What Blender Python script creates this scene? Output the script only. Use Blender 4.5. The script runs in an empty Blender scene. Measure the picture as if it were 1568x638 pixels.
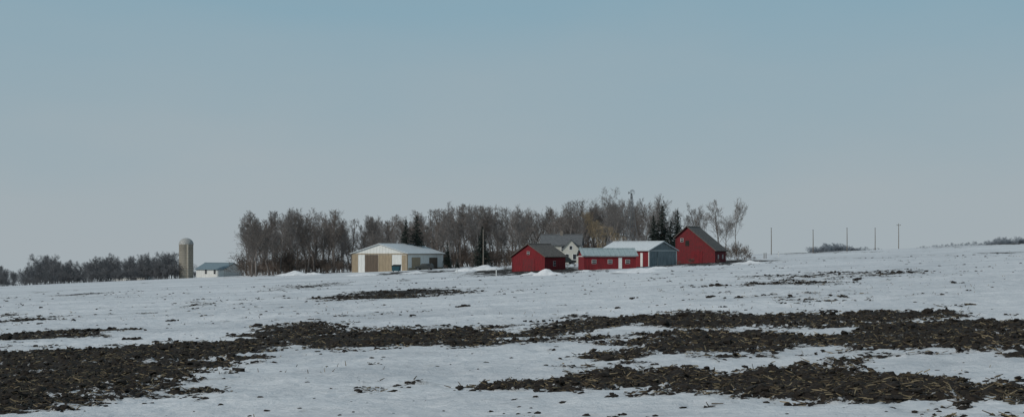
import bpy, math, random
import numpy as np
from mathutils import Vector, Matrix
random.seed(7); np.random.seed(7)
F=2413.0; H=3.5; ROW0=386.0; S=0.042
scene=bpy.context.scene
# ---------------- noise -----------------
def _h(ix,iy,s):
    v=np.sin(ix*127.1+iy*311.7+s*74.7)*43758.5453
    return v-np.floor(v)
def vn(x,y,s=0):
    ix=np.floor(x);iy=np.floor(y);fx=x-ix;fy=y-iy
    fx=fx*fx*(3-2*fx);fy=fy*fy*(3-2*fy)
    a=_h(ix,iy,s);b=_h(ix+1,iy,s);c=_h(ix,iy+1,s);d=_h(ix+1,iy+1,s)
    return (a*(1-fx)+b*fx)*(1-fy)+(c*(1-fx)+d*fx)*fy
def fbm(x,y,s=0,o=4):
    t=0;a=1;n=0
    for i in range(o):
        t=t+a*vn(x,y,s+i*3.3);n+=a;a*=.5
        x,y=(x*1.6-y*1.2)+5.3,(x*1.2+y*1.6)+9.1
    return t/n
def W(px,row):
    D=H*F/(row-ROW0+S*(px-784)); return (px-784)/F*D,D
# soil patches, world ellipses
PATCH=[]
def patch(p0,p1,rt,rb,st=1.0):
    c=(p0+p1)/2
    D1=W(c,rb)[1];D2=W(c,rt)[1];D=(D1+D2)/2
    PATCH.append(((c-784)/F*D,D,(p1-p0)/2/F*D,(D2-D1)/2,st))
for a in [(-160,360,546,622,1.1),(-100,260,532,560,1.0),(150,440,524,548,.8),(-40,190,508,521,.75),
 (380,540,493,521,.9),(440,660,507,534,.9),(560,800,501,530,1.0),(740,930,497,517,.85),(820,1000,486,504,.8),(930,1180,479,504,1.05),(1100,1410,476,499,1.0),
 (920,1300,511,550,1.05),(1150,1680,500,542,1.1),(1250,1620,490,516,1.0),(1380,1780,490,530,1.0),
 (740,1060,567,594,1.0),(900,1320,558,604,1.0),(1010,1440,572,620,1.1),(1300,1580,584,614,.8),(500,712,444,457,.9),
 (1150,1290,431,439,.5),(1170,1400,415,424,.45),(-20,100,487,492,.5),(440,520,434,441,.45),
 (560,700,415.5,419,.8),(720,905,409,419,1.0),(960,1165,399,407,.95),(430,520,417,420,.8),(1050,1190,484,492,.6),(330,380,560,600,.3),
 (1180,1300,385,389,.6),(1500,1600,372,374,.7)]:
    patch(*a)
def lowz(x,y):
    z=S*x-np.maximum(0,y-450)*0.0095
    k=np.clip((y-20)/220,0,1)
    z=z+(fbm(x/55,y/55,11,2)-.5)*0.55*k
    return z
def soilf(x,y):
    m=np.zeros_like(x)-1.3
    wx=x+(fbm(x/2.5,y/2.5,31,3)-.5)*4.0; wy=y+(fbm(x/3,y/3,41,3)-.5)*6.0
    for cx,cy,rx,ry,st in PATCH:
        r=((wx-cx)/rx)**2+((wy-cy)/ry)**2
        m=np.maximum(m,(1-r)*1.0*(st) -(1-st)*.5)
    m=np.clip(m,-1.3,.75)
    m=np.where(m<0,m*.66,m*.95)
    n=(fbm(x/3.0,y/2.3,1,4)-.5)*3.4+(fbm(x/.55,y/.45,2,3)-.5)*2.2
    base=m+n*0.62-0.03
    sp=(fbm(x/9,y/9,5,3)-.5)*2.2+(fbm(x/.7,y/.7,6,3)-.5)*2.4-1.12
    sp2=(fbm(x/14,y/22,8,4)-.5)*2.6+(fbm(x/1.5,y/3,18,3)-.5)*1.6-.95
    return np.maximum(np.maximum(base,sp),np.where(y>100,sp2,-1))
def height(x,y):
    s=soilf(x,y)
    k=np.clip(s*5,0,1)
    z=lowz(x,y)
    near=np.clip((y-8)/20,0,1)*np.clip((420-y)/300,0,1)
    lump=(fbm(x/7,y/7,21,3)-.5)*0.34+(fbm(x/1.5,y/1.3,22,3)-.5)*0.19
    sn=(fbm(x/.5,y/.4,23,2)-.5)*0.07
    so=np.abs(fbm(x/.38,y/.38,24,3)-.5)*0.5+(fbm(x/1.2,y/1.2,25,2)-.4)*.12
    return z+near*(lump+sn*(1-k)+so*k-0.05*k),s
def gz(x,y):
    a=np.array([float(x)]);b=np.array([float(y)])
    return float(lowz(a,b)[0])
def gzf(x,y):
    return float(height(np.array([float(x)]),np.array([float(y)]))[0][0])
# -------------- materials -----------------
def mat(name,col,rough=.9,var=.25,scale=3.0,bump=0,bscale=20,metal=0,stretch=None,col2=None):
    m=bpy.data.materials.new(name);m.use_nodes=True;nt=m.node_tree;N=nt.nodes;L=nt.links
    b=N['Principled BSDF'];b.inputs['Roughness'].default_value=rough;b.inputs['Metallic'].default_value=metal
    try:b.inputs['Specular IOR Level'].default_value=.25
    except:pass
    tc=N.new('ShaderNodeTexCoord');mp=N.new('ShaderNodeMapping');L.new(tc.outputs['Object'],mp.inputs[0])
    if stretch: mp.inputs['Scale'].default_value=stretch
    n=N.new('ShaderNodeTexNoise');n.inputs['Scale'].default_value=scale;n.inputs['Detail'].default_value=6;L.new(mp.outputs[0],n.inputs[0])
    r=N.new('ShaderNodeValToRGB');e=r.color_ramp.elements
    c2=col2 or tuple(c*(1-var) for c in col)
    e[0].position=.35;e[1].position=.68
    e[0].color=(*c2,1);e[1].color=(*[min(1,c*(1+var*.5)) for c in col],1) if not col2 else (*col,1)
    L.new(n.outputs[0],r.inputs[0]);L.new(r.outputs[0],b.inputs['Base Color'])
    if bump:
        n2=N.new('ShaderNodeTexNoise');n2.inputs['Scale'].default_value=bscale;L.new(mp.outputs[0],n2.inputs[0])
        bp=N.new('ShaderNodeBump');bp.inputs['Strength'].default_value=bump;bp.inputs['Distance'].default_value=.05
        L.new(n2.outputs[0],bp.inputs['Height']);L.new(bp.outputs[0],b.inputs['Normal'])
    return m
def siding(name,col,col2,period=.3,axis='Z',rough=.7,depth=.03,dark=.6,nsc=1.5):
    m=bpy.data.materials.new(name);m.use_nodes=True;nt=m.node_tree;N=nt.nodes;L=nt.links
    b=N['Principled BSDF'];b.inputs['Roughness'].default_value=rough
    b.inputs['Specular IOR Level'].default_value=.3
    tc=N.new('ShaderNodeTexCoord')
    n=N.new('ShaderNodeTexNoise');n.inputs['Scale'].default_value=nsc;n.inputs['Detail'].default_value=8
    mp=N.new('ShaderNodeMapping');mp.inputs['Scale'].default_value=(2.5,2.5,.5) if axis!='Z' else (.6,.6,3);L.new(tc.outputs['Object'],mp.inputs[0]);L.new(mp.outputs[0],n.inputs[0])
    r=N.new('ShaderNodeValToRGB');e=r.color_ramp.elements;e[0].position=.32;e[1].position=.62;e[0].color=(*col2,1);e[1].color=(*col,1)
    L.new(n.outputs[0],r.inputs[0])
    sp=N.new('ShaderNodeSeparateXYZ');L.new(tc.outputs['Object'],sp.inputs[0])
    src=sp.outputs['Z']
    if axis=='XY':
        ad=N.new('ShaderNodeMath');ad.operation='ADD';L.new(sp.outputs['X'],ad.inputs[0]);L.new(sp.outputs['Y'],ad.inputs[1]);src=ad.outputs[0]
    if axis=='Y': src=sp.outputs['Y']
    dv=N.new('ShaderNodeMath');dv.operation='DIVIDE';L.new(src,dv.inputs[0]);dv.inputs[1].default_value=period
    fr=N.new('ShaderNodeMath');fr.operation='FRACT';L.new(dv.outputs[0],fr.inputs[0])
    gt=N.new('ShaderNodeMath');gt.operation='LESS_THAN';L.new(fr.outputs[0],gt.inputs[0]);gt.inputs[1].default_value=.12
    mx=N.new('ShaderNodeMix');mx.data_type='RGBA';mx.blend_type='MULTIPLY';L.new(gt.outputs[0],mx.inputs[0]);L.new(r.outputs[0],mx.inputs[6]);mx.inputs[7].default_value=(dark,dark,dark,1)
    L.new(mx.outputs[2],b.inputs['Base Color'])
    bp=N.new('ShaderNodeBump');bp.inputs['Distance'].default_value=depth;bp.inputs['Strength'].default_value=.6;L.new(fr.outputs[0],bp.inputs['Height']);L.new(bp.outputs[0],b.inputs['Normal'])
    return m
M={}
M['white']=siding('white_metal_siding',(.68,.685,.66),(.56,.565,.54),.9,'XY',.5,dark=.85)
M['whiteroof']=siding('white_metal_roof',(.60,.63,.64),(.48,.51,.53),.9,'Y',.5,dark=.85)
M['tan']=siding('tan_metal',(.31,.245,.165),(.25,.20,.135),.9,'XY',.6,dark=.8)
M['brown']=siding('brown_metal_door',(.11,.082,.06),(.085,.064,.048),.9,'XY',.6,dark=.8)
M['red']=siding('red_barn_siding',(.215,.022,.028),(.13,.020,.024),.25,'XY',.9,dark=.6,nsc=2)
M['redworn']=siding('weathered_red_siding',(.20,.025,.031),(.105,.030,.032),.25,'XY',.9,dark=.6,nsc=3)
M['brownroof']=siding('weathered_shingle_roof',(.17,.15,.132),(.095,.085,.078),.3,'Z',.95,dark=.75,nsc=3)
M['grayroof']=siding('gray_shingle_roof',(.14,.145,.15),(.09,.095,.10),.3,'Z',.95,dark=.8,nsc=3)
M['gray']=siding('galvanized_metal',(.23,.27,.28),(.145,.175,.19),.7,'XY',.5,dark=.75,nsc=2)
M['teal']=siding('gray_blue_metal_roof',(.17,.23,.26),(.13,.175,.20),.9,'Y',.5,dark=.85)
M['paleteal']=siding('pale_metal_roof',(.38,.44,.44),(.22,.29,.30),.9,'Y',.5,dark=.8)
M['beige']=siding('pale_clapboard',(.50,.49,.44),(.40,.39,.35),.3,'Z',.8,dark=.8)
M['trim']=mat('white_trim_paint',(.66,.66,.64),.7,.1)
M['glass']=mat('dark_window_glass',(.03,.034,.04),.15,.2)
M['darkin']=mat('dark_opening',(.03,.028,.026),.9,.3)
M['bark']=mat('gray_bark',(.195,.178,.168),.95,.25,2)
M['bark2']=mat('brown_bark',(.165,.142,.128),.95,.25,2)
M['barkfar']=mat('haze_tinted_bark',(.135,.138,.145),.95,.25,2)  # distance haze painted into the bark colour as a faint blue-gray tint
M['barkfar2']=mat('far_haze_tinted_bark',(.21,.235,.265),.95,.2,2)  # paler and bluer: stronger air haze of the farthest trees, put into colour
M['willow']=mat('willow_twigs',(.29,.225,.145),.9,.3,2)
M['needle']=mat('spruce_needles',(.028,.042,.036),.9,.5,2)
M['snow']=mat('piled_snow',(.70,.71,.72),.8,.15,1.5,.6,4)
M['wood']=mat('weathered_pole_wood',(.20,.175,.15),.9,.3,3)
M['steel']=mat('galvanized_steel',(.13,.14,.15),.6,.2,3)
M['brushm']=mat('brush_twigs',(.14,.112,.095),.95,.3,2)
M['silo']=siding('concrete_stave',(.38,.35,.29),(.27,.245,.205),.75,'Z',.9,dark=.72,nsc=2.5)
M['dome']=siding('silo_dome_metal',(.40,.40,.38),(.26,.26,.25),.5,'XY',.5,dark=.6)
M['carp']=mat('dark_car_paint',(.035,.04,.04),.35,.15)
M['tire']=mat('tire_rubber',(.02,.02,.02),.9,.2)
M['dump']=mat('blue_green_paint',(.02,.07,.09),.6,.2)
M['clod']=mat('dark_soil_clod',(.027,.022,.018),.98,.5,12)
M['straw']=mat('corn_stalk_residue',(.25,.20,.125),.9,.4,5)
M['straw2']=mat('dull_corn_residue',(.10,.078,.05),.9,.4,5)
# -------------- mesh utils -----------------
def mk(name,vs,fs,ms,mi=None,parent=None,smooth=False,loc=None,rot=None):
    me=bpy.data.meshes.new(name+'_mesh');me.from_pydata([tuple(v) for v in vs],[],fs)
    for m in ms: me.materials.append(m)
    if mi is not None: me.polygons.foreach_set('material_index',mi)
    if smooth: me.polygons.foreach_set('use_smooth',[True]*len(fs))
    me.update()
    o=bpy.data.objects.new(name,me);scene.collection.objects.link(o)
    if parent:o.parent=parent
    if loc:o.location=loc
    if rot is not None:o.rotation_euler=(0,0,rot)
    return o
def empty(name,loc,rot=0):
    o=bpy.data.objects.new(name,None);scene.collection.objects.link(o);o.location=loc;o.rotation_euler=(0,0,rot);o.empty_display_size=.5;return o
BF=[(0,3,2,1),(4,5,6,7),(0,1,5,4),(1,2,6,5),(2,3,7,6),(3,0,4,7)]
def boxv(x0,x1,y0,y1,z0,z1):
    return [(x0,y0,z0),(x1,y0,z0),(x1,y1,z0),(x0,y1,z0),(x0,y0,z1),(x1,y0,z1),(x1,y1,z1),(x0,y1,z1)]
def box(name,x0,x1,y0,y1,z0,z1,m,parent): return mk(name,boxv(x0,x1,y0,y1,z0,z1),BF,[m],parent=parent)
def tube(vs,fs,pts,rads,k):
    b=len(vs);n=len(pts)
    for i,p in enumerate(pts):
        d=(pts[min(i+1,n-1)]-pts[max(i-1,0)])
        if d.length<1e-6:d=Vector((0,0,1))
        d.normalize()
        u=d.cross(Vector((0.3,1,.2)));
        if u.length<.1:u=d.cross(Vector((1,0,0)))
        u.normalize();w=d.cross(u)
        for j in range(k):
            a=2*math.pi*j/k;vs.append(p+(u*math.cos(a)+w*math.sin(a))*rads[i])
    for i in range(n-1):
        for j in range(k):
            fs.append((b+i*k+j,b+i*k+(j+1)%k,b+(i+1)*k+(j+1)%k,b+(i+1)*k+j))
    fs.append(tuple(b+(n-1)*k+j for j in range(k)));fs.append(tuple(b+k-1-j for j in range(k)))
# -------------- ground -----------------
def geo(a,b,r):
    o=[a]
    while o[-1]<b:o.append(o[-1]*r)
    return o
ys=list(np.linspace(-80,14,20))+geo(15,150,1.0042)
ys+=geo(ys[-1]*1.009,620,1.009);ys+=geo(ys[-1]*1.03,5000,1.06)
ys=np.array(ys)
ud=np.linspace(-1,1,1001)
out=np.array([1.01,1.03,1.06,1.1,1.17,1.28,1.45,1.7,2.1,2.7,3.6,5.0])
u=np.concatenate([-out[::-1],ud,out])
Y=np.repeat(ys[:,None],len(u),1);Wd=0.345*np.maximum(Y,0)+4.0
Wd=np.where(Y<15,Wd+(15-np.minimum(Y,15))*.8,Wd)
X=u[None,:]*Wd
Z,SO=height(X.ravel(),Y.ravel())
co=np.stack([X.ravel(),Y.ravel(),Z],1).astype(np.float32)
nr,nc=X.shape
idx=np.arange(nr*nc).reshape(nr,nc)
q=np.stack([idx[:-1,:-1],idx[:-1,1:],idx[1:,1:],idx[1:,:-1]],-1).reshape(-1,4).astype(np.int32)
me=bpy.data.meshes.new('snowy_field_ground_mesh')
me.vertices.add(nr*nc);me.vertices.foreach_set('co',co.ravel())
me.loops.add(q.size);me.loops.foreach_set('vertex_index',q.ravel())
me.polygons.add(len(q));me.polygons.foreach_set('loop_start',np.arange(0,q.size,4,dtype=np.int32))
try: me.polygons.foreach_set('loop_total',np.full(len(q),4,dtype=np.int32))
except Exception: pass
me.update(calc_edges=True);me.polygons.foreach_set('use_smooth',np.ones(len(q),dtype=bool))
at=me.attributes.new('soil','FLOAT','POINT');at.data.foreach_set('value',SO.astype(np.float32))
ground=bpy.data.objects.new('snowy_field_ground',me);scene.collection.objects.link(ground)
gm=bpy.data.materials.new('snow_and_soil');gm.use_nodes=True;nt=gm.node_tree;N=nt.nodes;L=nt.links
b=N['Principled BSDF'];b.inputs['Roughness'].default_value=.85
b.inputs['Specular IOR Level'].default_value=.2
tc=N.new('ShaderNodeTexCoord')
def noise(sc,det=6,rough=.6,vec=None):
    n=N.new('ShaderNodeTexNoise');n.inputs['Scale'].default_value=sc;n.inputs['Detail'].default_value=det;n.inputs['Roughness'].default_value=rough
    L.new(vec or tc.outputs['Object'],n.inputs[0]);return n.outputs[0]
def math_(op,a,bb,c=None):
    n=N.new('ShaderNodeMath');n.operation=op
    for i,v in enumerate((a,bb,c)):
        if v is None:continue
        if isinstance(v,(int,float)):n.inputs[i].default_value=v
        else:L.new(v,n.inputs[i])
    return n.outputs[0]
def ramp(src,stops):
    r=N.new('ShaderNodeValToRGB');e=r.color_ramp.elements
    while len(e)<len(stops):e.new(.5)
    for i,(p,c) in enumerate(stops):e[i].position=p;e[i].color=(*c,1)
    L.new(src,r.inputs[0]);return r.outputs[0]
def mix(f,a,c,mode='MIX'):
    m=N.new('ShaderNodeMix');m.data_type='RGBA';m.blend_type=mode
    if isinstance(f,float):m.inputs[0].default_value=f
    else:L.new(f,m.inputs[0])
    L.new(a,m.inputs[6]);L.new(c,m.inputs[7]);return m.outputs[2]
an=N.new('ShaderNodeAttribute');an.attribute_name='soil'
fine=noise(7,5,.7)
s=math_('MULTIPLY_ADD',math_('SUBTRACT',fine,.5),1.5,an.outputs['Fac'])
mask=ramp(s,[(.02,(0,0,0)),(.12,(1,1,1))])
s2=math_('ADD',math_('MULTIPLY_ADD',math_('SUBTRACT',noise(2.5,5,.7),.5),1.2,an.outputs['Fac']),.32)
halo=math_('MULTIPLY',ramp(s2,[(0,(0,0,0)),(.4,(1,1,1))]),.5)
mpf=N.new('ShaderNodeMapping');mpf.inputs['Scale'].default_value=(.035,.09,.1);L.new(tc.outputs['Object'],mpf.inputs[0])
broad=ramp(noise(1.0,6,.7,mpf.outputs[0]),[(.35,(.76,.775,.79)),(.6,(1,1,1))])
snow=ramp(noise(.45,8,.7),[(.32,(.52,.535,.55)),(.5,(.655,.665,.675)),(.7,(.735,.74,.745))])
dirty=ramp(noise(3.5,6,.75),[(.28,(.40,.405,.41)),(.45,(.66,.67,.68)),(.7,(.75,.755,.76))])
snow=mix(.5,snow,dirty)
snow=mix(1.0,snow,broad,'MULTIPLY')
rg=N.new('ShaderNodeRGB');rg.outputs[0].default_value=(.35,.34,.325,1)
snow=mix(halo,snow,rg.outputs[0])
soil=ramp(noise(9,6,.75),[(.3,(.011,.009,.0075)),(.55,(.027,.021,.016)),(.66,(.06,.046,.029)),(.76,(.17,.13,.075))])
L.new(mix(mask,snow,soil),b.inputs['Base Color'])
hb=math_('ADD',math_('MULTIPLY',noise(6,8,.75),.15),math_('MULTIPLY',noise(1.2,4,.6),.4))
bp=N.new('ShaderNodeBump');bp.inputs['Strength'].default_value=.75;bp.inputs['Distance'].default_value=.5
L.new(hb,bp.inputs['Height']);L.new(bp.outputs[0],b.inputs['Normal'])
me.materials.append(gm)
# -------------- field debris -----------------
def scatter(n,y0,y1,test):
    y=y0*np.power(y1/y0,np.random.rand(n));x=(np.random.rand(n)*2-1)*(.34*y+2)
    z,s=height(x,y);k=test(s,x,y);return x[k],y[k],z[k]
ico_t=(1+5**.5)/2
IV=np.array([(-1,ico_t,0),(1,ico_t,0),(-1,-ico_t,0),(1,-ico_t,0),(0,-1,ico_t),(0,1,ico_t),(0,-1,-ico_t),(0,1,-ico_t),(ico_t,0,-1),(ico_t,0,1),(-ico_t,0,-1),(-ico_t,0,1)])/1.9
IF=[(0,11,5),(0,5,1),(0,1,7),(0,7,10),(0,10,11),(1,5,9),(5,11,4),(11,10,2),(10,7,6),(7,1,8),(3,9,4),(3,4,2),(3,2,6),(3,6,8),(3,8,9),(4,9,5),(2,4,11),(6,2,10),(8,6,7),(9,8,1)]
vs=[];fs=[]
def clod(x,y,z,r,fl=.6):
    b0=len(vs)
    p=IV*np.random.uniform(.6,1.35,(12,1))*r*np.array([1.25,1,fl])
    a=random.random()*6.28;c,s_=math.cos(a),math.sin(a)
    for q_ in p: vs.append((x+q_[0]*c-q_[1]*s_,y+q_[0]*s_+q_[1]*c,z+q_[2]))
    fs.extend([(b0+i,b0+j,b0+k) for i,j,k in IF])
x_,y_,z_=scatter(34000,24,170,lambda s,x,y:s>.03)
for x,y,z in zip(x_[:10500],y_,z_): clod(x,y,z+.01,random.uniform(.025,.08)*(1+y/130)*(2.2 if random.random()<.04 else 1))
x_,y_,z_=scatter(50000,24,260,lambda s,x,y:(s>-.16)&(s<.03))
for x,y,z in zip(x_[:2600],y_,z_): clod(x,y,z,random.uniform(.02,.07)*(1+y/150))
x_,y_,z_=scatter(800,26,280,lambda s,x,y:s<-.1)
for x,y,z in zip(x_,y_,z_): clod(x,y,z,random.choice([.015,.02,.025,.03,.04,.06])*(1+y/90),.45)
def cluster(px,row,wpx,hpx):
    x,y=W(px,row);mp=y/F
    for i in range(14):
        xx=x+random.gauss(0,wpx/4)*mp;zz=gzf(xx,y)
        clod(xx,y+random.uniform(-.5,.5),zz+.02,hpx*mp*random.uniform(.3,.55),.8)
for c in [(203,504,18,8),(262,490,14,5),(710,471,14,7),(968,457,9,4),(1100,439,22,8),(1087,455,16,6),(1130,456,14,4),(945,474,8,4),(1313,429,14,6),(1222,467,8,3),(1284,428,7,3),
 (45,517,26,8),(205,517,34,9),(252,533,20,10),(820,491,60,5),(905,548,26,6),(940,612,14,6),(822,597,12,6),(706,594,12,6),(395,513,26,10),(1108,470,10,3),(12,517,16,6),(110,516,60,7),(1195,464,10,3),(550,492,9,3),(630,484,9,3),(60,497,9,3)]: cluster(*c)
mk('soil_clods',vs,fs,[M['clod']])
vs=[];fs=[];mi=[]
def stalk(x,y,z,l,w,tilt,az,m):
    b0=len(vs);d=Vector((math.cos(az)*math.cos(tilt),math.sin(az)*math.cos(tilt),math.sin(tilt)))
    n=d.cross(Vector((0,0,1)));
    if n.length<.05:n=Vector((1,0,0))
    n.normalize();w2=d.cross(n)
    for t in (0,1):
        for j in range(3):
            a=2.1*j;p=Vector((x,y,z))+d*l*t+(n*math.cos(a)+w2*math.sin(a))*w*(1-.4*t)
            vs.append(tuple(p))
    for j in range(3):fs.append((b0+j,b0+(j+1)%3,b0+3+(j+1)%3,b0+3+j))
    fs.append((b0+3,b0+4,b0+5));mi.extend([m]*4)
x_,y_,z_=scatter(60000,24,150,lambda s,x,y:s>-.03)
for x,y,z in zip(x_[:14000],y_,z_):
    stalk(x,y,z+random.uniform(.0,.05),random.uniform(.04,.26),random.uniform(.007,.017)*(1+y/160),abs(random.gauss(0,.25)),random.random()*6.28,random.choice([0,1,1]))
x_,y_,z_=scatter(2200,40,260,lambda s,x,y:s<-.05)
dens=fbm(x_/12,y_/12,77,3)
for x,y,z,dd in zip(x_,y_,z_,dens):
    if dd>.55: stalk(x,y,z-.02,random.uniform(.05,.2),random.uniform(.008,.014)*(1+y/160),random.uniform(.1,1.4),random.random()*6.28,random.choice([0,1]))
mk('corn_stubble',vs,fs,[M['straw'],M['straw2']],mi)
# -------------- trees -----------------
def tree_mesh(name,seed,HT=15,n=(14,7,5,4),spread=.36,ang=(25,50),upb=.12,t0=.22,m=None,droop=0,stems=1,tw=.026,wander=.1,tr=.016):
    R=random.Random(seed);vs=[];fs=[]
    def br(p,d,ln,rad,lv):
        ns=(9,6,4,3,2)[lv];pts=[p.copy()];d=d.copy()
        for i in range(ns):
            d=d+Vector((R.gauss(0,wander),R.gauss(0,wander),R.gauss(0,wander*.5)+(upb if lv<3 else 0)-(droop*(i+1) if lv>=2 else 0)))
            d.normalize();pts.append(pts[-1]+d*ln/ns)
        rend=max(rad*.25,tw*.45)
        rads=[rad+(rend-rad)*(i/ns)**.8 for i in range(ns+1)]
        tube(vs,fs,pts,rads,(6,4,3,3,3)[lv])
        if lv<4:
            for c in range(n[lv]):
                t=t0+(1-t0)*((c+R.random())/n[lv]) if lv==0 else .2+.8*((c+R.random())/n[lv])
                f=min(t*ns,ns-.01);i=int(f);pp=pts[i].lerp(pts[i+1],f-i)
                dd=(pts[i+1]-pts[i]).normalized()
                u_=dd.cross(Vector((R.gauss(0,1),R.gauss(0,1),R.gauss(0,1))))
                if u_.length<.01:continue
                u_.normalize()
                a=math.radians(R.uniform(*ang)) if lv==0 else math.radians(R.uniform(22,58))
                nd=dd*math.cos(a)+u_*math.sin(a)
                if lv==0: l2=HT*spread*(1.15-.75*t)*R.uniform(.75,1.2)
                else: l2=ln*R.uniform(.38,.68)*(1.15-.5*t)
                rr=rads[i]*(.55 if lv==0 else .6)*R.uniform(.7,1)
                br(pp,nd,l2,max(rr,tw*.7),lv+1)
    for s_ in range(stems):
        d0=Vector((R.gauss(0,.04),R.gauss(0,.04),1)) if stems==1 else Vector((R.gauss(0,.35),R.gauss(0,.35),1))
        p0=Vector((0,0,-.3)) if stems==1 else Vector((R.gauss(0,.5),R.gauss(0,.5),-.2))
        br(p0,d0.normalized(),HT*(.92 if stems==1 else R.uniform(.6,1)),HT*tr,0)
    me=bpy.data.meshes.new(name);me.from_pydata([tuple(v) for v in vs],[],fs);me.materials.append(m);me.update()
    return me,max(v.z for v in vs)
TV=[tree_mesh('tree_a',1,m=M['bark']),tree_mesh('tree_b',2,m=M['bark2'],spread=.42,ang=(30,60)),tree_mesh('tree_c',3,m=M['bark'],spread=.3,ang=(18,40),n=(18,7,5,3)),
    tree_mesh('tree_d',4,m=M['bark2'],spread=.34,wander=.14),tree_mesh('tree_e',5,m=M['bark'],spread=.46,ang=(35,62),n=(12,8,5,4),t0=.3),tree_mesh('tree_f',6,m=M['bark2'],spread=.24,ang=(15,35),n=(20,6,4,3)),
    tree_mesh('tree_i',8,m=M['bark'],spread=.4,ang=(20,45),n=(12,8,6,4),upb=.18,t0=.3),tree_mesh('tree_j',9,m=M['bark2'],spread=.38,ang=(25,55),n=(13,8,5,4),wander=.16)]
TL=[tree_mesh('tree_g',11,m=M['bark'],spread=.55,ang=(30,65),n=(13,8,5,4),t0=.28,wander=.16),tree_mesh('tree_h',12,m=M['bark2'],spread=.5,ang=(30,60),n=(13,8,5,4),t0=.35,wander=.15)]
BR=[tree_mesh('brush_a',21,HT=3.2,stems=7,n=(6,4,3,0),spread=.5,ang=(25,60),m=M['brushm'],tw=.022,tr=.01),tree_mesh('brush_b',22,HT=3,stems=9,n=(6,4,3,0),spread=.6,ang=(30,70),m=M['brushm'],tw=.022,tr=.01)]
WL=tree_mesh('willow',31,m=M['willow'],spread=.45,ang=(25,55),n=(14,8,5,4),droop=.16,HT=13,tw=.026)
def far_variant(t,m,nm):
    me=t[0].copy();me.name=nm;me.materials.clear();me.materials.append(m);return (me,t[1])
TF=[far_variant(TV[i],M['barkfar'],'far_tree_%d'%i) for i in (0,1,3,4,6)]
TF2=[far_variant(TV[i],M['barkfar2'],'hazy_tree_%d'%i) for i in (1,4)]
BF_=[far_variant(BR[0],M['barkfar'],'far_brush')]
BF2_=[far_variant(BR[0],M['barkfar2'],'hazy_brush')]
def place(name,tv,px,top,D,parent=None,wid=1.0,zoff=0):
    x=(px-784)/F*D;z0=gz(x,D)+zoff;zt=H+(ROW0-top)/F*D
    s=max(.05,(zt-z0)/tv[1]);o=bpy.data.objects.new(name,tv[0]);scene.collection.objects.link(o)
    o.location=(x,D,z0);o.scale=(s*wid,s*wid,s);o.rotation_euler=(random.gauss(0,.02),random.gauss(0,.02),random.random()*6.28)
    if parent:o.parent=parent
    return o
prof=[(372,322),(400,320),(450,316),(500,318),(530,321),(548,332),(570,326),(600,323),(640,318),(690,309),(740,308),(790,311),(840,313),(860,306),(880,303),(905,306),(935,300),(970,305),(1000,300),(1030,300)]
px_=[p[0] for p in prof];pt=[p[1] for p in prof]
wb=empty('windbreak_trees',(0,0,0))
px=383
while px<1005:
    for row,(d0,d1,ad) in enumerate([(432,450,(4,28)),(455,475,(0,16)),(480,502,(2,24))]):
        p=px+random.uniform(-7,7)
        place('tree_%d'%len(wb.children),random.choice(TV),p,np.interp(p,px_,pt)+random.uniform(*ad),random.uniform(d0,d1),wb,random.uniform(.8,1.15))
    px+=12
px=376
while px<1010:
    place('brush_%d'%len(wb.children),random.choice(BR),px,np.interp(px,px_,pt)+random.uniform(58,86),random.uniform(426,500),wb,random.uniform(1.,1.7));px+=4.2
for a in [(392,321,418),(412,326,422),(428,322,425),(452,317,428),(480,318,428),(512,320,430),(690,308,424),(735,309,425),(800,311,425),(868,303,424),(890,305,420),(1000,298,430),(1020,296,425),
          (1062,309,440),(1078,312,436),(1101,306,430),(1046,318,445),(1112,330,438)]:
    place('bare_tree',random.choice(TV+TL) if a[0]>600 else random.choice(TV),*a)
place('bare_tree',TL[0],935,285,418,None,.85);place('bare_tree',TL[1],1128,301,405,None,.62);place('bare_tree',TV[4],985,300,422)
place('willow_tree',WL,918,322,405,None,.9);place('willow_tree',WL,948,345,400,None,.8)
place('bare_tree',TV[1],385,330,412,None,1.15)
# far left woods
lw=empty('distant_tree_line',(0,0,0))
lp=[(-40,402),(0,403),(30,410),(50,398),(70,389),(100,394),(125,398),(150,386),(175,392),(205,391),(240,381),(262,380),(275,392),(300,398),(320,402)]
p=-150
while p<268:
    for k in range(3):
        q_=p+random.uniform(-4,4)
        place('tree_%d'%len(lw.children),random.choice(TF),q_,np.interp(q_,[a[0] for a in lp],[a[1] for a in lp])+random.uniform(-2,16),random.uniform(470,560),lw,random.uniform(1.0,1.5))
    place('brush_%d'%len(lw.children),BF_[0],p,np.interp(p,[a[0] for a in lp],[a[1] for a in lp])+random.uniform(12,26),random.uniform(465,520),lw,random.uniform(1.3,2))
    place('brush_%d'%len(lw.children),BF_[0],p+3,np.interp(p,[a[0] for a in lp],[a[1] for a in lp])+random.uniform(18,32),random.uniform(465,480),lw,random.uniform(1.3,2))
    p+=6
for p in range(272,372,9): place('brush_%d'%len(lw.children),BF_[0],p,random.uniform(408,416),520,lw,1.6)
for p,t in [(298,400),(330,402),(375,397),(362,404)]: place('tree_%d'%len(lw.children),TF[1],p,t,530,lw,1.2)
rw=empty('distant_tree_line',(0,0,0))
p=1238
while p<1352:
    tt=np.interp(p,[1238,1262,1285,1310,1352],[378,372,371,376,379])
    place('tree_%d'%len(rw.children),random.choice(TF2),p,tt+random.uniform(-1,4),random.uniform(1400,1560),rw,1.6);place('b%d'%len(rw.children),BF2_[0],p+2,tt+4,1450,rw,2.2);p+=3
p=1404
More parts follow.
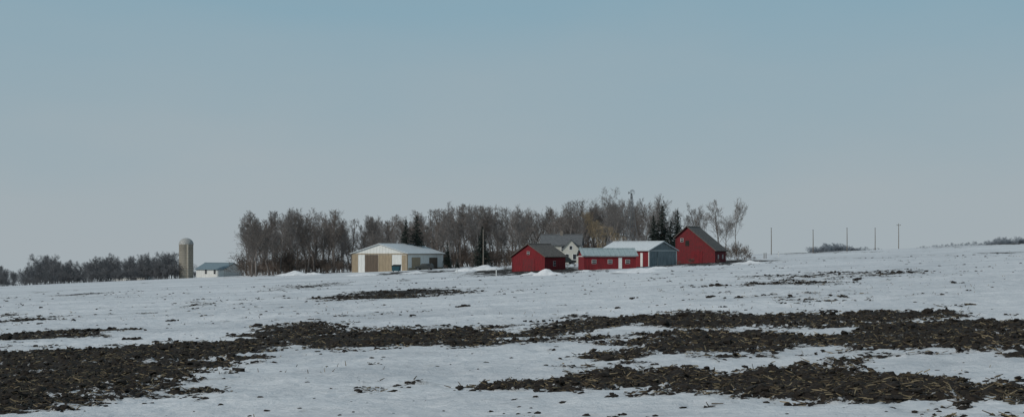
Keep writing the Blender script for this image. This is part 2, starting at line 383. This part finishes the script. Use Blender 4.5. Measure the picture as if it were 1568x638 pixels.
while p<1760:
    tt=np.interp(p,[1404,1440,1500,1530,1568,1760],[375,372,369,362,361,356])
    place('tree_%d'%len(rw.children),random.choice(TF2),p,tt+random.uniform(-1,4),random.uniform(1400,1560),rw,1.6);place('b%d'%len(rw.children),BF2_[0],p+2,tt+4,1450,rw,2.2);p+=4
# spruces
def spruce_mesh(name,seed,HT=11,Rm=2.6):
    R=random.Random(seed);vs=[];fs=[];mi=[]
    tube(vs,fs,[Vector((0,0,-.3)),Vector((0,0,HT*.5)),Vector((0,0,HT))],[.2,.12,.02],6);mi+= [1]*len(fs)
    nl=34
    for l in range(nl):
        t=(l+.3)/nl;z=HT*(.06+.94*t);rr=Rm*(1-t)**.85
        nb=max(4,int(15*(1-t)+5))
        for k in range(nb):
            a=R.random()*6.28;ln=rr*R.uniform(.65,1.18);dr=R.uniform(.15,.4)
            steps=max(2,int(ln/.28))
            for s_ in range(steps):
                f=(s_+.6)/steps;c=Vector((math.cos(a)*ln*f,math.sin(a)*ln*f,z-dr*ln*f+.15*f*f))
                for q in range(3):
                    d=Vector((R.gauss(0,1),R.gauss(0,1),R.gauss(-.3,.6))).normalized()*R.uniform(.15,.38)
                    e=Vector((R.gauss(0,1),R.gauss(0,1),R.gauss(0,.5))).normalized()*.12
                    b0=len(vs);vs+= [c-d*.4-e,c-d*.4+e,c+d];fs.append((b0,b0+1,b0+2));mi.append(0)
    me=bpy.data.meshes.new(name);me.from_pydata([tuple(v) for v in vs],[],fs);me.materials.append(M['needle']);me.materials.append(M['wood']);me.polygons.foreach_set('material_index',mi);me.update()
    return me,HT
SP=[spruce_mesh('spruce_a',1),spruce_mesh('spruce_b',2,11,2.9)]
for i,a in enumerate([(622,336,421,.95),(638,331,423,1.0),(738,347,408,1.25),(1012,315,400,1.2),(1001,330,396,1.0),(1036,322,402,1.15),(1026,338,394,1.15),(685,372,418,.9),(700,395,400,1.4)]):
    place('spruce_tree',SP[i%2],a[0],a[1],a[2],None,a[3])
for a in [(1120,372,330,1),(1128,368,335,1),(1138,376,325,1.3),(1148,388,322,1.2),(1155,392,320,1),(1110,384,318,1),(1085,392,305,1.4),(1060,394,292,1.3),(722,400,380,1.5),(775,399,340,1.3),(765,402,345,1.2),(870,402,330,1.3),(880,403,320,1.1),
          (683,404,405,1),(705,403,400,1.2),(1150,396,300,1.2),(1100,396,296,1.2),(415,402,430,1.5),(395,404,425,1.5),(440,408,430,1.5),(500,405,425,1.3),(1040,398,285,1.0),(1130,394,312,1.3),(1140,392,316,1.2)]:
    place('bare_shrub',random.choice(BR),a[0],a[1],a[2],None,a[3])
# -------------- buildings -----------------
def building(name,px,D,phi,pr,L_,wall,roof,oh=.4,sink=.3,gw=None):
    x=(px-784)/F*D;e=empty(name,(x,D,gz(x,D)),math.radians(phi))
    (xl,zl),(xa,za),(xr,zr)=pr
    v=[(xl,0,-sink),(xr,0,-sink),(xr,0,zr),(xa,0,za),(xl,0,zl)]
    v+=[(a,L_,c) for a,_,c in v]
    f=[(0,1,2,3,4),(9,8,7,6,5),(1,6,7,2),(5,0,4,9)]
    mk('walls',v,f,[wall,gw or wall],[1,1,0,0] if gw else None,parent=e)
    th=.14
    for nm,(x0,z0),(x1,z1) in (('roof_left',pr[0],pr[1]),('roof_right',pr[2],pr[1])):
        d=Vector((x1-x0,0,z1-z0)).normalized();n=Vector((-d.z,0,d.x));
        if n.z<0:n=-n
        a=Vector((x0,0,z0))-d*oh+n*.02;c=Vector((x1,0,z1))+n*.02
        vv=[]
        for yy in (-oh,L_+oh):
            for p_ in (a,c,c+n*th,a+n*th): vv.append((p_.x,yy,p_.z))
        mk(nm,vv,[(0,1,2,3),(7,6,5,4),(0,4,5,1),(1,5,6,2),(2,6,7,3),(3,7,4,0)],[roof],parent=e)
    rc=za+th+.04
    mk('ridge_cap',[(xa-.25,-oh-.02,rc-.06),(xa+.25,-oh-.02,rc-.06),(xa,-oh-.02,rc+.05),(xa-.25,L_+oh+.02,rc-.06),(xa+.25,L_+oh+.02,rc-.06),(xa,L_+oh+.02,rc+.05)],[(0,1,2),(5,4,3),(0,3,4,1),(1,4,5,2),(2,5,3,0)],[roof],parent=e)
    e['pr']=[xl,zl,xa,za,xr,zr,L_]
    return e
def panel(e,side,a0,a1,z0,z1,m,name,t=.05):
    xl,_,xa,_,xr,_,L_=e['pr']
    if side=='F':return box(name,a0,a1,-t,.02,z0,z1,m,e)
    if side=='B':return box(name,a0,a1,L_-.02,L_+t,z0,z1,m,e)
    if side=='R':return box(name,xr-.02,xr+t,a0,a1,z0,z1,m,e)
    return box(name,xl-t,xl+.02,a0,a1,z0,z1,m,e)
def window(e,side,a,z,w=.9,h=1.3,fr=.12):
    panel(e,side,a-w/2-fr,a+w/2+fr,z-fr,z+h+fr,M['trim'],'window_frame',.05)
    panel(e,side,a-w/2,a+w/2,z,z+h,M['glass'],'window_glass',.07)
    panel(e,side,a-w/2,a+w/2,z+h/2-.03,z+h/2+.03,M['trim'],'window_rail',.09)
def corners(e,m,w=.2):
    xl,zl,xa,za,xr,zr,L_=e['pr']
    for a0,a1,z in ((xl-.052,xl+w,zl-.05),(xr-w,xr+.052,zr-.05)): panel(e,'F',a0,a1,-.2,z,m,'corner_trim',.06)
    panel(e,'R',-.05,w,-.2,zr-.05,m,'corner_trim',.045);panel(e,'L',-.05,w,-.2,zl-.05,m,'corner_trim',.045)
e=building('machine_shed',581,408,-25,[(-8.2,4.7),(0,7.1),(8.2,4.7)],20,M['white'],M['whiteroof'],.45)
panel(e,'F',-7.9,-6.4,-.2,4.4,M['tan'],'side_door');panel(e,'F',-4.3,-.4,-.2,4.35,M['brown'],'sliding_door_open',.07);panel(e,'F',-.3,3.7,-.2,4.35,M['tan'],'sliding_door',.09)
panel(e,'F',-8.2,8.2,4.45,4.7,M['tan'],'door_track',.12);panel(e,'F',6.6,7.8,-.2,4.3,M['tan'],'walk_door');corners(e,M['tan'],.3)
panel(e,'R',.6,19.6,-.2,1.0,M['tan'],'wainscot',.03);panel(e,'R',2.4,7.0,-.2,3.7,M['tan'],'side_sliding_door',.08);panel(e,'R',12,16.5,-.2,3.6,M['brown'],'side_opening',.08);panel(e,'R',.3,19.8,4.35,4.62,M['tan'],'eave_trim',.05)
e=building('red_shed',809,290,-32,[(-3.5,2.7),(0,4.9),(3.5,2.7)],7.6,M['red'],M['brownroof'],.35)
panel(e,'F',-1.2,1.3,-.2,2.3,M['redworn'],'barn_door');window(e,'F',0,3.1,.5,.5,.04);corners(e,M['redworn'],.15);window(e,'R',3.5,1.0,.8,.8,.05)
e=building('red_barn',1063,298,-22,[(-3.6,5.0),(-1.4,6.9),(4.0,2.5)],8.3,M['redworn'],M['brownroof'],.4)
window(e,'F',-2.4,4.1,.5,.6,.05);panel(e,'F',-.6,1.6,-.2,2.3,M['red'],'barn_door');panel(e,'F',-1.7,-1.0,3.3,4.3,M['darkin'],'loft_opening',.04);corners(e,M['redworn'],.15);window(e,'R',2.5,.9,.7,.7,.05);window(e,'R',5.8,.9,.7,.7,.05)
e=building('long_red_coop',969,276,97,[(-2.9,2.15),(0,3.25),(2.9,2.15)],9.2,M['red'],M['paleteal'],.35)
for a in (1.5,4.6,7.4): window(e,'L',a,.8,.7,.6,.05)
panel(e,'L',2.5,3.1,-.1,1.8,M['trim'],'white_door');panel(e,'L',.02,9.18,1.95,2.1,M['trim'],'eave_board',.07);panel(e,'B',-2.8,2.8,1.95,2.1,M['trim'],'gable_trim',.04)
e=building('metal_roof_barn',1015,284,38,[(-3.4,2.75),(0,4.25),(3.4,2.75)],13,M['red'],M['whiteroof'],.35,gw=M['gray'])
panel(e,'F',-1.4,1.4,-.2,2.6,M['gray'],'metal_sliding_door',.1);panel(e,'F',-3.42,3.42,2.65,2.78,M['trim'],'door_track',.06);corners(e,M['trim'],.14)
for a in (1.6,4.2,7.0,9.8): panel(e,'L',a,a+.6,-.2,2.3,M['trim'],'white_door',.07)
panel(e,'L',5.2,6.7,-.2,2.1,M['darkin'],'opening',.05)
e=building('garage',985,380,88,[(-3,2.8),(0,4.3),(3,2.8)],8.5,M['beige'],M['grayroof'],.4);window(e,'L',3,1,.8,.9);panel(e,'L',4.6,7.4,0,2.2,M['trim'],'garage_door')
e=building('farmhouse',890,390,84,[(-3.6,4.5),(0,6.9),(3.6,4.5)],9.5,M['beige'],M['grayroof'],.45)
for a in (1.6,4.2,7.2):
    window(e,'L',a,3.0,.9,1.1);window(e,'L',a,.8,.9,1.3)
window(e,'F',-1.4,3.0);window(e,'F',1.4,3.0);window(e,'F',0,.8);corners(e,M['trim'],.15)
def wing(e,x0,x1,y0,y1,ze,zr,nm,wall,roof):
    ym=(y0+y1)/2
    v=[(x0,y0,-.2),(x0,y1,-.2),(x0,y1,ze),(x0,ym,zr),(x0,y0,ze),(x1,y0,-.2),(x1,y1,-.2),(x1,y1,ze),(x1,ym,zr),(x1,y0,ze)]
    mk(nm+'_walls',v,[(4,3,2,1,0),(5,6,7,8,9),(0,5,9,4),(2,7,6,1)],[wall],parent=e)
    for s_,ya in (('a',y0),('b',y1)):
        k=-.35 if ya==y0 else .35;dz=-(zr-ze)/abs(ym-ya)*.35
        v=[(x0-.3,ya+k,ze+dz+.03),(x1,ya+k,ze+dz+.03),(x1,ym,zr+.03),(x0-.3,ym,zr+.03)];v+=[(a,b_,c+.14) for a,b_,c in v]
        mk(nm+'_roof_'+s_,v,BF,[roof],parent=e)
wing(e,-5.6,-3.58,.2,4.2,3.4,5.6,'front_wing',M['beige'],M['grayroof'])
for yy in (1.3,3.1):
    box('window_frame',-5.66,-5.58,yy-.5,yy+.5,.8,2.3,M['trim'],e);box('window_glass',-5.69,-5.6,yy-.38,yy+.38,.92,2.18,M['glass'],e)
box('window_frame',-5.66,-5.58,1.75,2.65,3.2,4.3,M['trim'],e);box('window_glass',-5.69,-5.6,1.87,2.53,3.32,4.18,M['glass'],e)
wing(e,-3.0,2.6,9.48,14.5,2.6,4.4,'rear_wing',M['beige'],M['grayroof'])
box('chimney',-.4,.4,4.5,5.2,5.8,7.9,M['wood'],e)
box('porch_roof',-5.2,-3.58,4.9,9.2,2.55,2.7,M['grayroof'],e)
for yy in (5.0,7.0,9.0): box('porch_post',-5.1,-4.95,yy,yy+.14,-.2,2.55,M['trim'],e)
e=building('white_barn',357,480,52,[(-3.8,2.2),(0,4.0),(3.8,2.2)],12.5,M['white'],M['teal'],.4)
panel(e,'F',-1.2,1.2,0,2.0,M['trim'],'barn_door');window(e,'L',4,.8);window(e,'L',8,.8)
e=building('low_shed',228,485,80,[(-2.5,.9),(0,1.7),(2.5,.9)],11,M['white'],M['whiteroof'],.3);panel(e,'L',3,5,0,.7,M['darkin'],'opening')
# silo
D=470;x=(285-784)/F*D;e=empty('silo',(x,D,gz(x,D)))
R0=2.1;vs=[];fs=[]
n=40
zs=[(-.5,R0),(9.9,R0),(9.95,R0+.08),(10.15,R0+.08)]
for z,r in zs:
    for j in range(n):vs.append((r*math.cos(2*math.pi*j/n),r*math.sin(2*math.pi*j/n),z))
for i in range(3):
    for j in range(n):fs.append((i*n+j,i*n+(j+1)%n,(i+1)*n+(j+1)%n,(i+1)*n+j))
mk('silo_body',vs,fs,[M['silo']],parent=e,smooth=True)
vs=[];fs=[]
for i in range(8):
    a=i/8*math.pi/2
    for j in range(n):vs.append(((R0+.1)*math.cos(a)*math.cos(2*math.pi*j/n),(R0+.1)*math.cos(a)*math.sin(2*math.pi*j/n),10.14+1.9*math.sin(a)))
vs.append((0,0,12.04))
for i in range(7):
    for j in range(n):fs.append((i*n+j,i*n+(j+1)%n,(i+1)*n+(j+1)%n,(i+1)*n+j))
for j in range(n):fs.append((7*n+j,7*n+(j+1)%n,8*n))
mk('silo_dome',vs,fs,[M['dome']],parent=e,smooth=True)
vs=[];fs=[]
for k in range(18):
    z=.4+k*.55;pts=[Vector((math.cos(2*math.pi*j/24)*(R0+.02),math.sin(2*math.pi*j/24)*(R0+.02),z)) for j in range(25)];tube(vs,fs,pts,[.025]*25,3)
mk('steel_hoops',vs,fs,[M['wood']],parent=e)
vs=[];fs=[];tube(vs,fs,[Vector((1.0,-2.1,0)),Vector((1.0,-2.1,10.1))],[.38,.38],12);mk('unloading_chute',vs,fs,[M['silo']],parent=e)
# windmill
D=415;x=(967-784)/F*D;zt=H+(ROW0-296)/F*D;g=gz(x,D);e=empty('windmill',(x,D,g),.4);hh=zt-g
vs=[];fs=[];bw=1.6
C=[(-1,-1),(1,-1),(1,1),(-1,1)]
def lp_(c,t):return Vector((c[0]*bw*(1-t*.93),c[1]*bw*(1-t*.93),hh*t))
for c in C: tube(vs,fs,[lp_(c,0),lp_(c,1)],[.065,.055],4)
for k in range(8):
    t0=k/8;t1=(k+1)/8
    for i in range(4):
        a,b_=C[i],C[(i+1)%4];tube(vs,fs,[lp_(a,t0),lp_(b_,t1)],[.028]*2,3);tube(vs,fs,[lp_(b_,t0),lp_(a,t1)],[.028]*2,3);tube(vs,fs,[lp_(a,t1),lp_(b_,t1)],[.035]*2,3)
mk('lattice_tower',vs,fs,[M['steel']],parent=e)
vs=[];fs=[]
for k in range(12):
    a=2*math.pi*k/12
    def pp(r,da,y):return (r*math.cos(a+da),y,hh+.2+r*math.sin(a+da))
    b0=len(vs);vs+=[pp(.3,-.08,-.52),pp(.3,.08,-.44),pp(.8,.09,-.4),pp(.8,-.09,-.56)];fs.append((b0,b0+1,b0+2,b0+3))
mk('wheel_blades',vs,fs,[M['steel']],parent=e)
vs=[];fs=[];tube(vs,fs,[Vector((0,-.5,hh+.2)),Vector((0,1.7,hh+.2))],[.05,.03],4)
b0=len(vs);vs+=[(0,1.0,hh+.3),(0,1.9,hh+.55),(0,1.9,hh-.15),(0,1.0,hh+.1)];fs.append((b0,b0+1,b0+2,b0+3));mk('tail_vane',vs,fs,[M['steel']],parent=e)
def pole(px,top,D,arm=True,name='utility_pole',r=.12):
    x=(px-784)/F*D;g=gz(x,D);hh=H+(ROW0-top)/F*D-g;e=empty(name,(x,D,g))
    vs=[];fs=[];tube(vs,fs,[Vector((0,0,-.4)),Vector((.02,0,hh/2)),Vector((0,0,hh))],[r,r*.85,r*.65],8);mk('pole',vs,fs,[M['wood']],parent=e)
    if arm:
        box('crossarm',-.6,.6,-.2,-.1,hh-.55,hh-.43,M['wood'],e)
        for a in (-.5,0,.5):
            vs=[];fs=[];tube(vs,fs,[Vector((a,-.15,hh-.43)),Vector((a,-.15,hh-.25))],[.05,.04],6);mk('insulator',vs,fs,[M['steel']],parent=e)
    else: box('cap',-.15,.15,-.15,.15,hh-.02,hh+.06,M['steel'],e)
for a in [(1181,349,389),(1245,352,398),(1297,349,415),(1340,349,432)]: pole(*a,arm=False)
pole(1376,342,447)
pole(740,351,385,arm=False,r=.16)
for p,t,d in [(1170,383,330),(1173,386,331),(700,417,300),(760,424,250),(1192,388,345)]:
    x=(p-784)/F*d;g=gz(x,d);e=empty('fence_post',(x,d,g));vs=[];fs=[];hh=1.1;tube(vs,fs,[Vector((0,0,-.2)),Vector((0,0,hh))],[.09,.08],6);mk('post',vs,fs,[M['wood'] if p>1100 and p<1180 else M['trim']],parent=e);box('post_cap',-.1,.1,-.1,.1,hh-.01,hh+.05,M['steel'],e)
def pile(px,row,wpx,hpx,seed):
    x,D=W(px,row);m=D/F;rx=wpx*m/2;ry=rx*.5;hz=hpx*m;n=26;v=[];f=[]
    for i in range(n+1):
        for j in range(n+1):
            a=-1+2*i/n;b_=-1+2*j/n;r=math.sqrt(a*a+b_*b_);k=max(0,1-r)**.7 if r<1 else 0
            nn=float(fbm(np.array([a*2.5+seed*9]),np.array([b_*2.5]),seed,4)[0])
            v.append((a*rx,b_*ry,hz*k*(.4+1.1*nn)-.12))
    for i in range(n):
        for j in range(n):f.append((i*(n+1)+j,(i+1)*(n+1)+j,(i+1)*(n+1)+j+1,i*(n+1)+j+1))
    mk('snow_pile',v,f,[M['snow']],smooth=True,loc=(x,D,gz(x,D)))
for i,a in enumerate([(840,420,52,10),(815,419,40,5),(450,421,60,8),(745,413,60,9),(715,415,40,6),(480,420,40,5),(980,416,90,7),(1150,404,60,5),(560,421,70,5),(1010,411,40,5),(640,418,60,4),(895,414,40,4)]): pile(*a,i+1)
def car(px,D,rot):
    x=(px-784)/F*D;e=empty('parked_car',(x,D,gz(x,D)),rot)
    pr=[(-2.25,.4),(2.2,.4),(2.25,.75),(2.1,.95),(1.0,1.05),(.45,1.62),(-1.7,1.68),(-2.2,1.1)]
    def ext(nm,pr,w0,w1,m,zc=1.05):
        n=len(pr);v=[]
        for sgn in (-1,1):
            for a,z in pr:v.append((a,sgn*(w0 if z<=zc else w1),z))
        f=[tuple(range(n)),tuple(range(2*n-1,n-1,-1))]+[(i,i+n,(i+1)%n+n,(i+1)%n) for i in range(n)]
        o=mk(nm,v,f,[m],parent=e);bv=o.modifiers.new('b','BEVEL');bv.width=.05;bv.segments=2;return o
    ext('body',pr,.92,.76,M['carp'],1.1)
    ext('side_windows',[(-1.6,1.1),(.75,1.1),(.4,1.5),(-1.55,1.54)],.88,.80,M['glass'],1.2)
    vv=[(.98,-.7,1.1),(.98,.7,1.1),(.5,.66,1.58),(.5,-.66,1.58)];mk('windshield',[(a+.03,b_,c+.02) for a,b_,c in vv],[(0,1,2,3)],[M['glass']],parent=e)
    for k,(a,b_) in enumerate([(-1.4,-.9),(1.4,-.9),(-1.4,.9),(1.4,.9)]):
        vs=[];fs=[];tube(vs,fs,[Vector((a,b_-.11,.35)),Vector((a,b_+.11,.35))],[.35,.35],16);mk('wheel_%d'%(k+1),vs,fs,[M['tire']],parent=e)
        vs=[];fs=[];s_=1 if b_>0 else -1;tube(vs,fs,[Vector((a,b_+.1*s_,.35)),Vector((a,b_+.13*s_,.35))],[.18,.18],12);mk('hub_%d'%(k+1),vs,fs,[M['steel']],parent=e)
    for b_ in (-.6,.6): box('headlight',2.2,2.28,b_-.15,b_+.15,.68,.82,M['trim'],e)
car(650,385,math.radians(170));car(867,372,math.radians(20))
D=388;x=(607-784)/F*D;e=empty('dumpster',(x,D,gz(x,D)),-.3)
mk('bin',[(-.9,-.6,.15),(.9,-.6,.15),(.9,.6,.15),(-.9,.6,.15),(-1.0,-.75,1.3),(1.0,-.75,1.3),(1.0,.7,1.6),(-1.0,.7,1.6)],BF,[M['dump']],parent=e)
mk('lid',[(-1.05,-.8,1.32),(1.05,-.8,1.32),(1.05,.75,1.63),(-1.05,.75,1.63),(-1.05,-.8,1.4),(1.05,-.8,1.4),(1.05,.75,1.71),(-1.05,.75,1.71)],BF,[M['tire']],parent=e)
for a in (-.7,.7): box('caster',a-.1,a+.1,-.4,-.2,-.05,.16,M['tire'],e)
# -------------- world / sun / camera -----------------
EL,ROT=math.radians(32),math.radians(232)
w=bpy.data.worlds.new('World');scene.world=w;w.use_nodes=True;nt=w.node_tree;N=nt.nodes;L=nt.links
bg=N['Background'];bg.inputs['Strength'].default_value=.1
sk=N.new('ShaderNodeTexSky');sk.sky_type='NISHITA';sk.sun_disc=False;sk.sun_elevation=EL;sk.sun_rotation=ROT;sk.dust_density=2;sk.air_density=1.0
tc=N.new('ShaderNodeTexCoord');sp=N.new('ShaderNodeSeparateXYZ');L.new(tc.outputs['Generated'],sp.inputs[0])
r=N.new('ShaderNodeValToRGB');e=r.color_ramp.elements
st=[(0,(.375,.425,.455)),(.035,(.360,.420,.455)),(.09,(.305,.400,.455)),(.16,(.245,.380,.460)),(.5,(.22,.31,.38)),(1,(.20,.28,.35))]
while len(e)<len(st):e.new(.5)
for i,(p,c) in enumerate(st):e[i].position=p;e[i].color=(*c,1)
mp=N.new('ShaderNodeMapping');mp.inputs['Scale'].default_value=(3,3,9);L.new(tc.outputs['Generated'],mp.inputs[0])
cn=N.new('ShaderNodeTexNoise');cn.inputs['Scale'].default_value=1.3;cn.inputs['Detail'].default_value=5;L.new(mp.outputs[0],cn.inputs[0])
ad=N.new('ShaderNodeMath');ad.operation='MULTIPLY_ADD';L.new(cn.outputs[0],ad.inputs[0]);ad.inputs[1].default_value=-.10;L.new(sp.outputs['Z'],ad.inputs[2])
ad2=N.new('ShaderNodeMath');ad2.operation='ADD';L.new(ad.outputs[0],ad2.inputs[0]);ad2.inputs[1].default_value=.05
L.new(ad2.outputs[0],r.inputs[0])
vm=N.new('ShaderNodeVectorMath');vm.operation='SCALE';vm.inputs[3].default_value=10;L.new(r.outputs[0],vm.inputs[0])
mx=N.new('ShaderNodeMix');mx.data_type='RGBA';mx.inputs[0].default_value=.97;L.new(sk.outputs[0],mx.inputs[6]);L.new(vm.outputs[0],mx.inputs[7])
L.new(mx.outputs[2],bg.inputs[0])
sd=bpy.data.lights.new('sun','SUN');sd.energy=2.0;sd.angle=math.radians(6);sd.color=(1,.95,.88)
so=bpy.data.objects.new('sun',sd);scene.collection.objects.link(so)
d=Vector((math.sin(ROT)*math.cos(EL),math.cos(ROT)*math.cos(EL),math.sin(EL)));so.rotation_euler=d.to_track_quat('Z','Y').to_euler();so.location=d*100
cd=bpy.data.cameras.new('camera');cam=bpy.data.objects.new('camera',cd);scene.collection.objects.link(cam);scene.camera=cam
cam.location=(0,0,H);cam.rotation_euler=(math.pi/2,0,0);cd.sensor_width=36;cd.lens=36*F/1568;cd.shift_y=(ROW0-319)/1568;cd.clip_end=12000;cd.clip_start=.5
scene.view_settings.view_transform='Standard';scene.view_settings.look='None';scene.view_settings.exposure=0
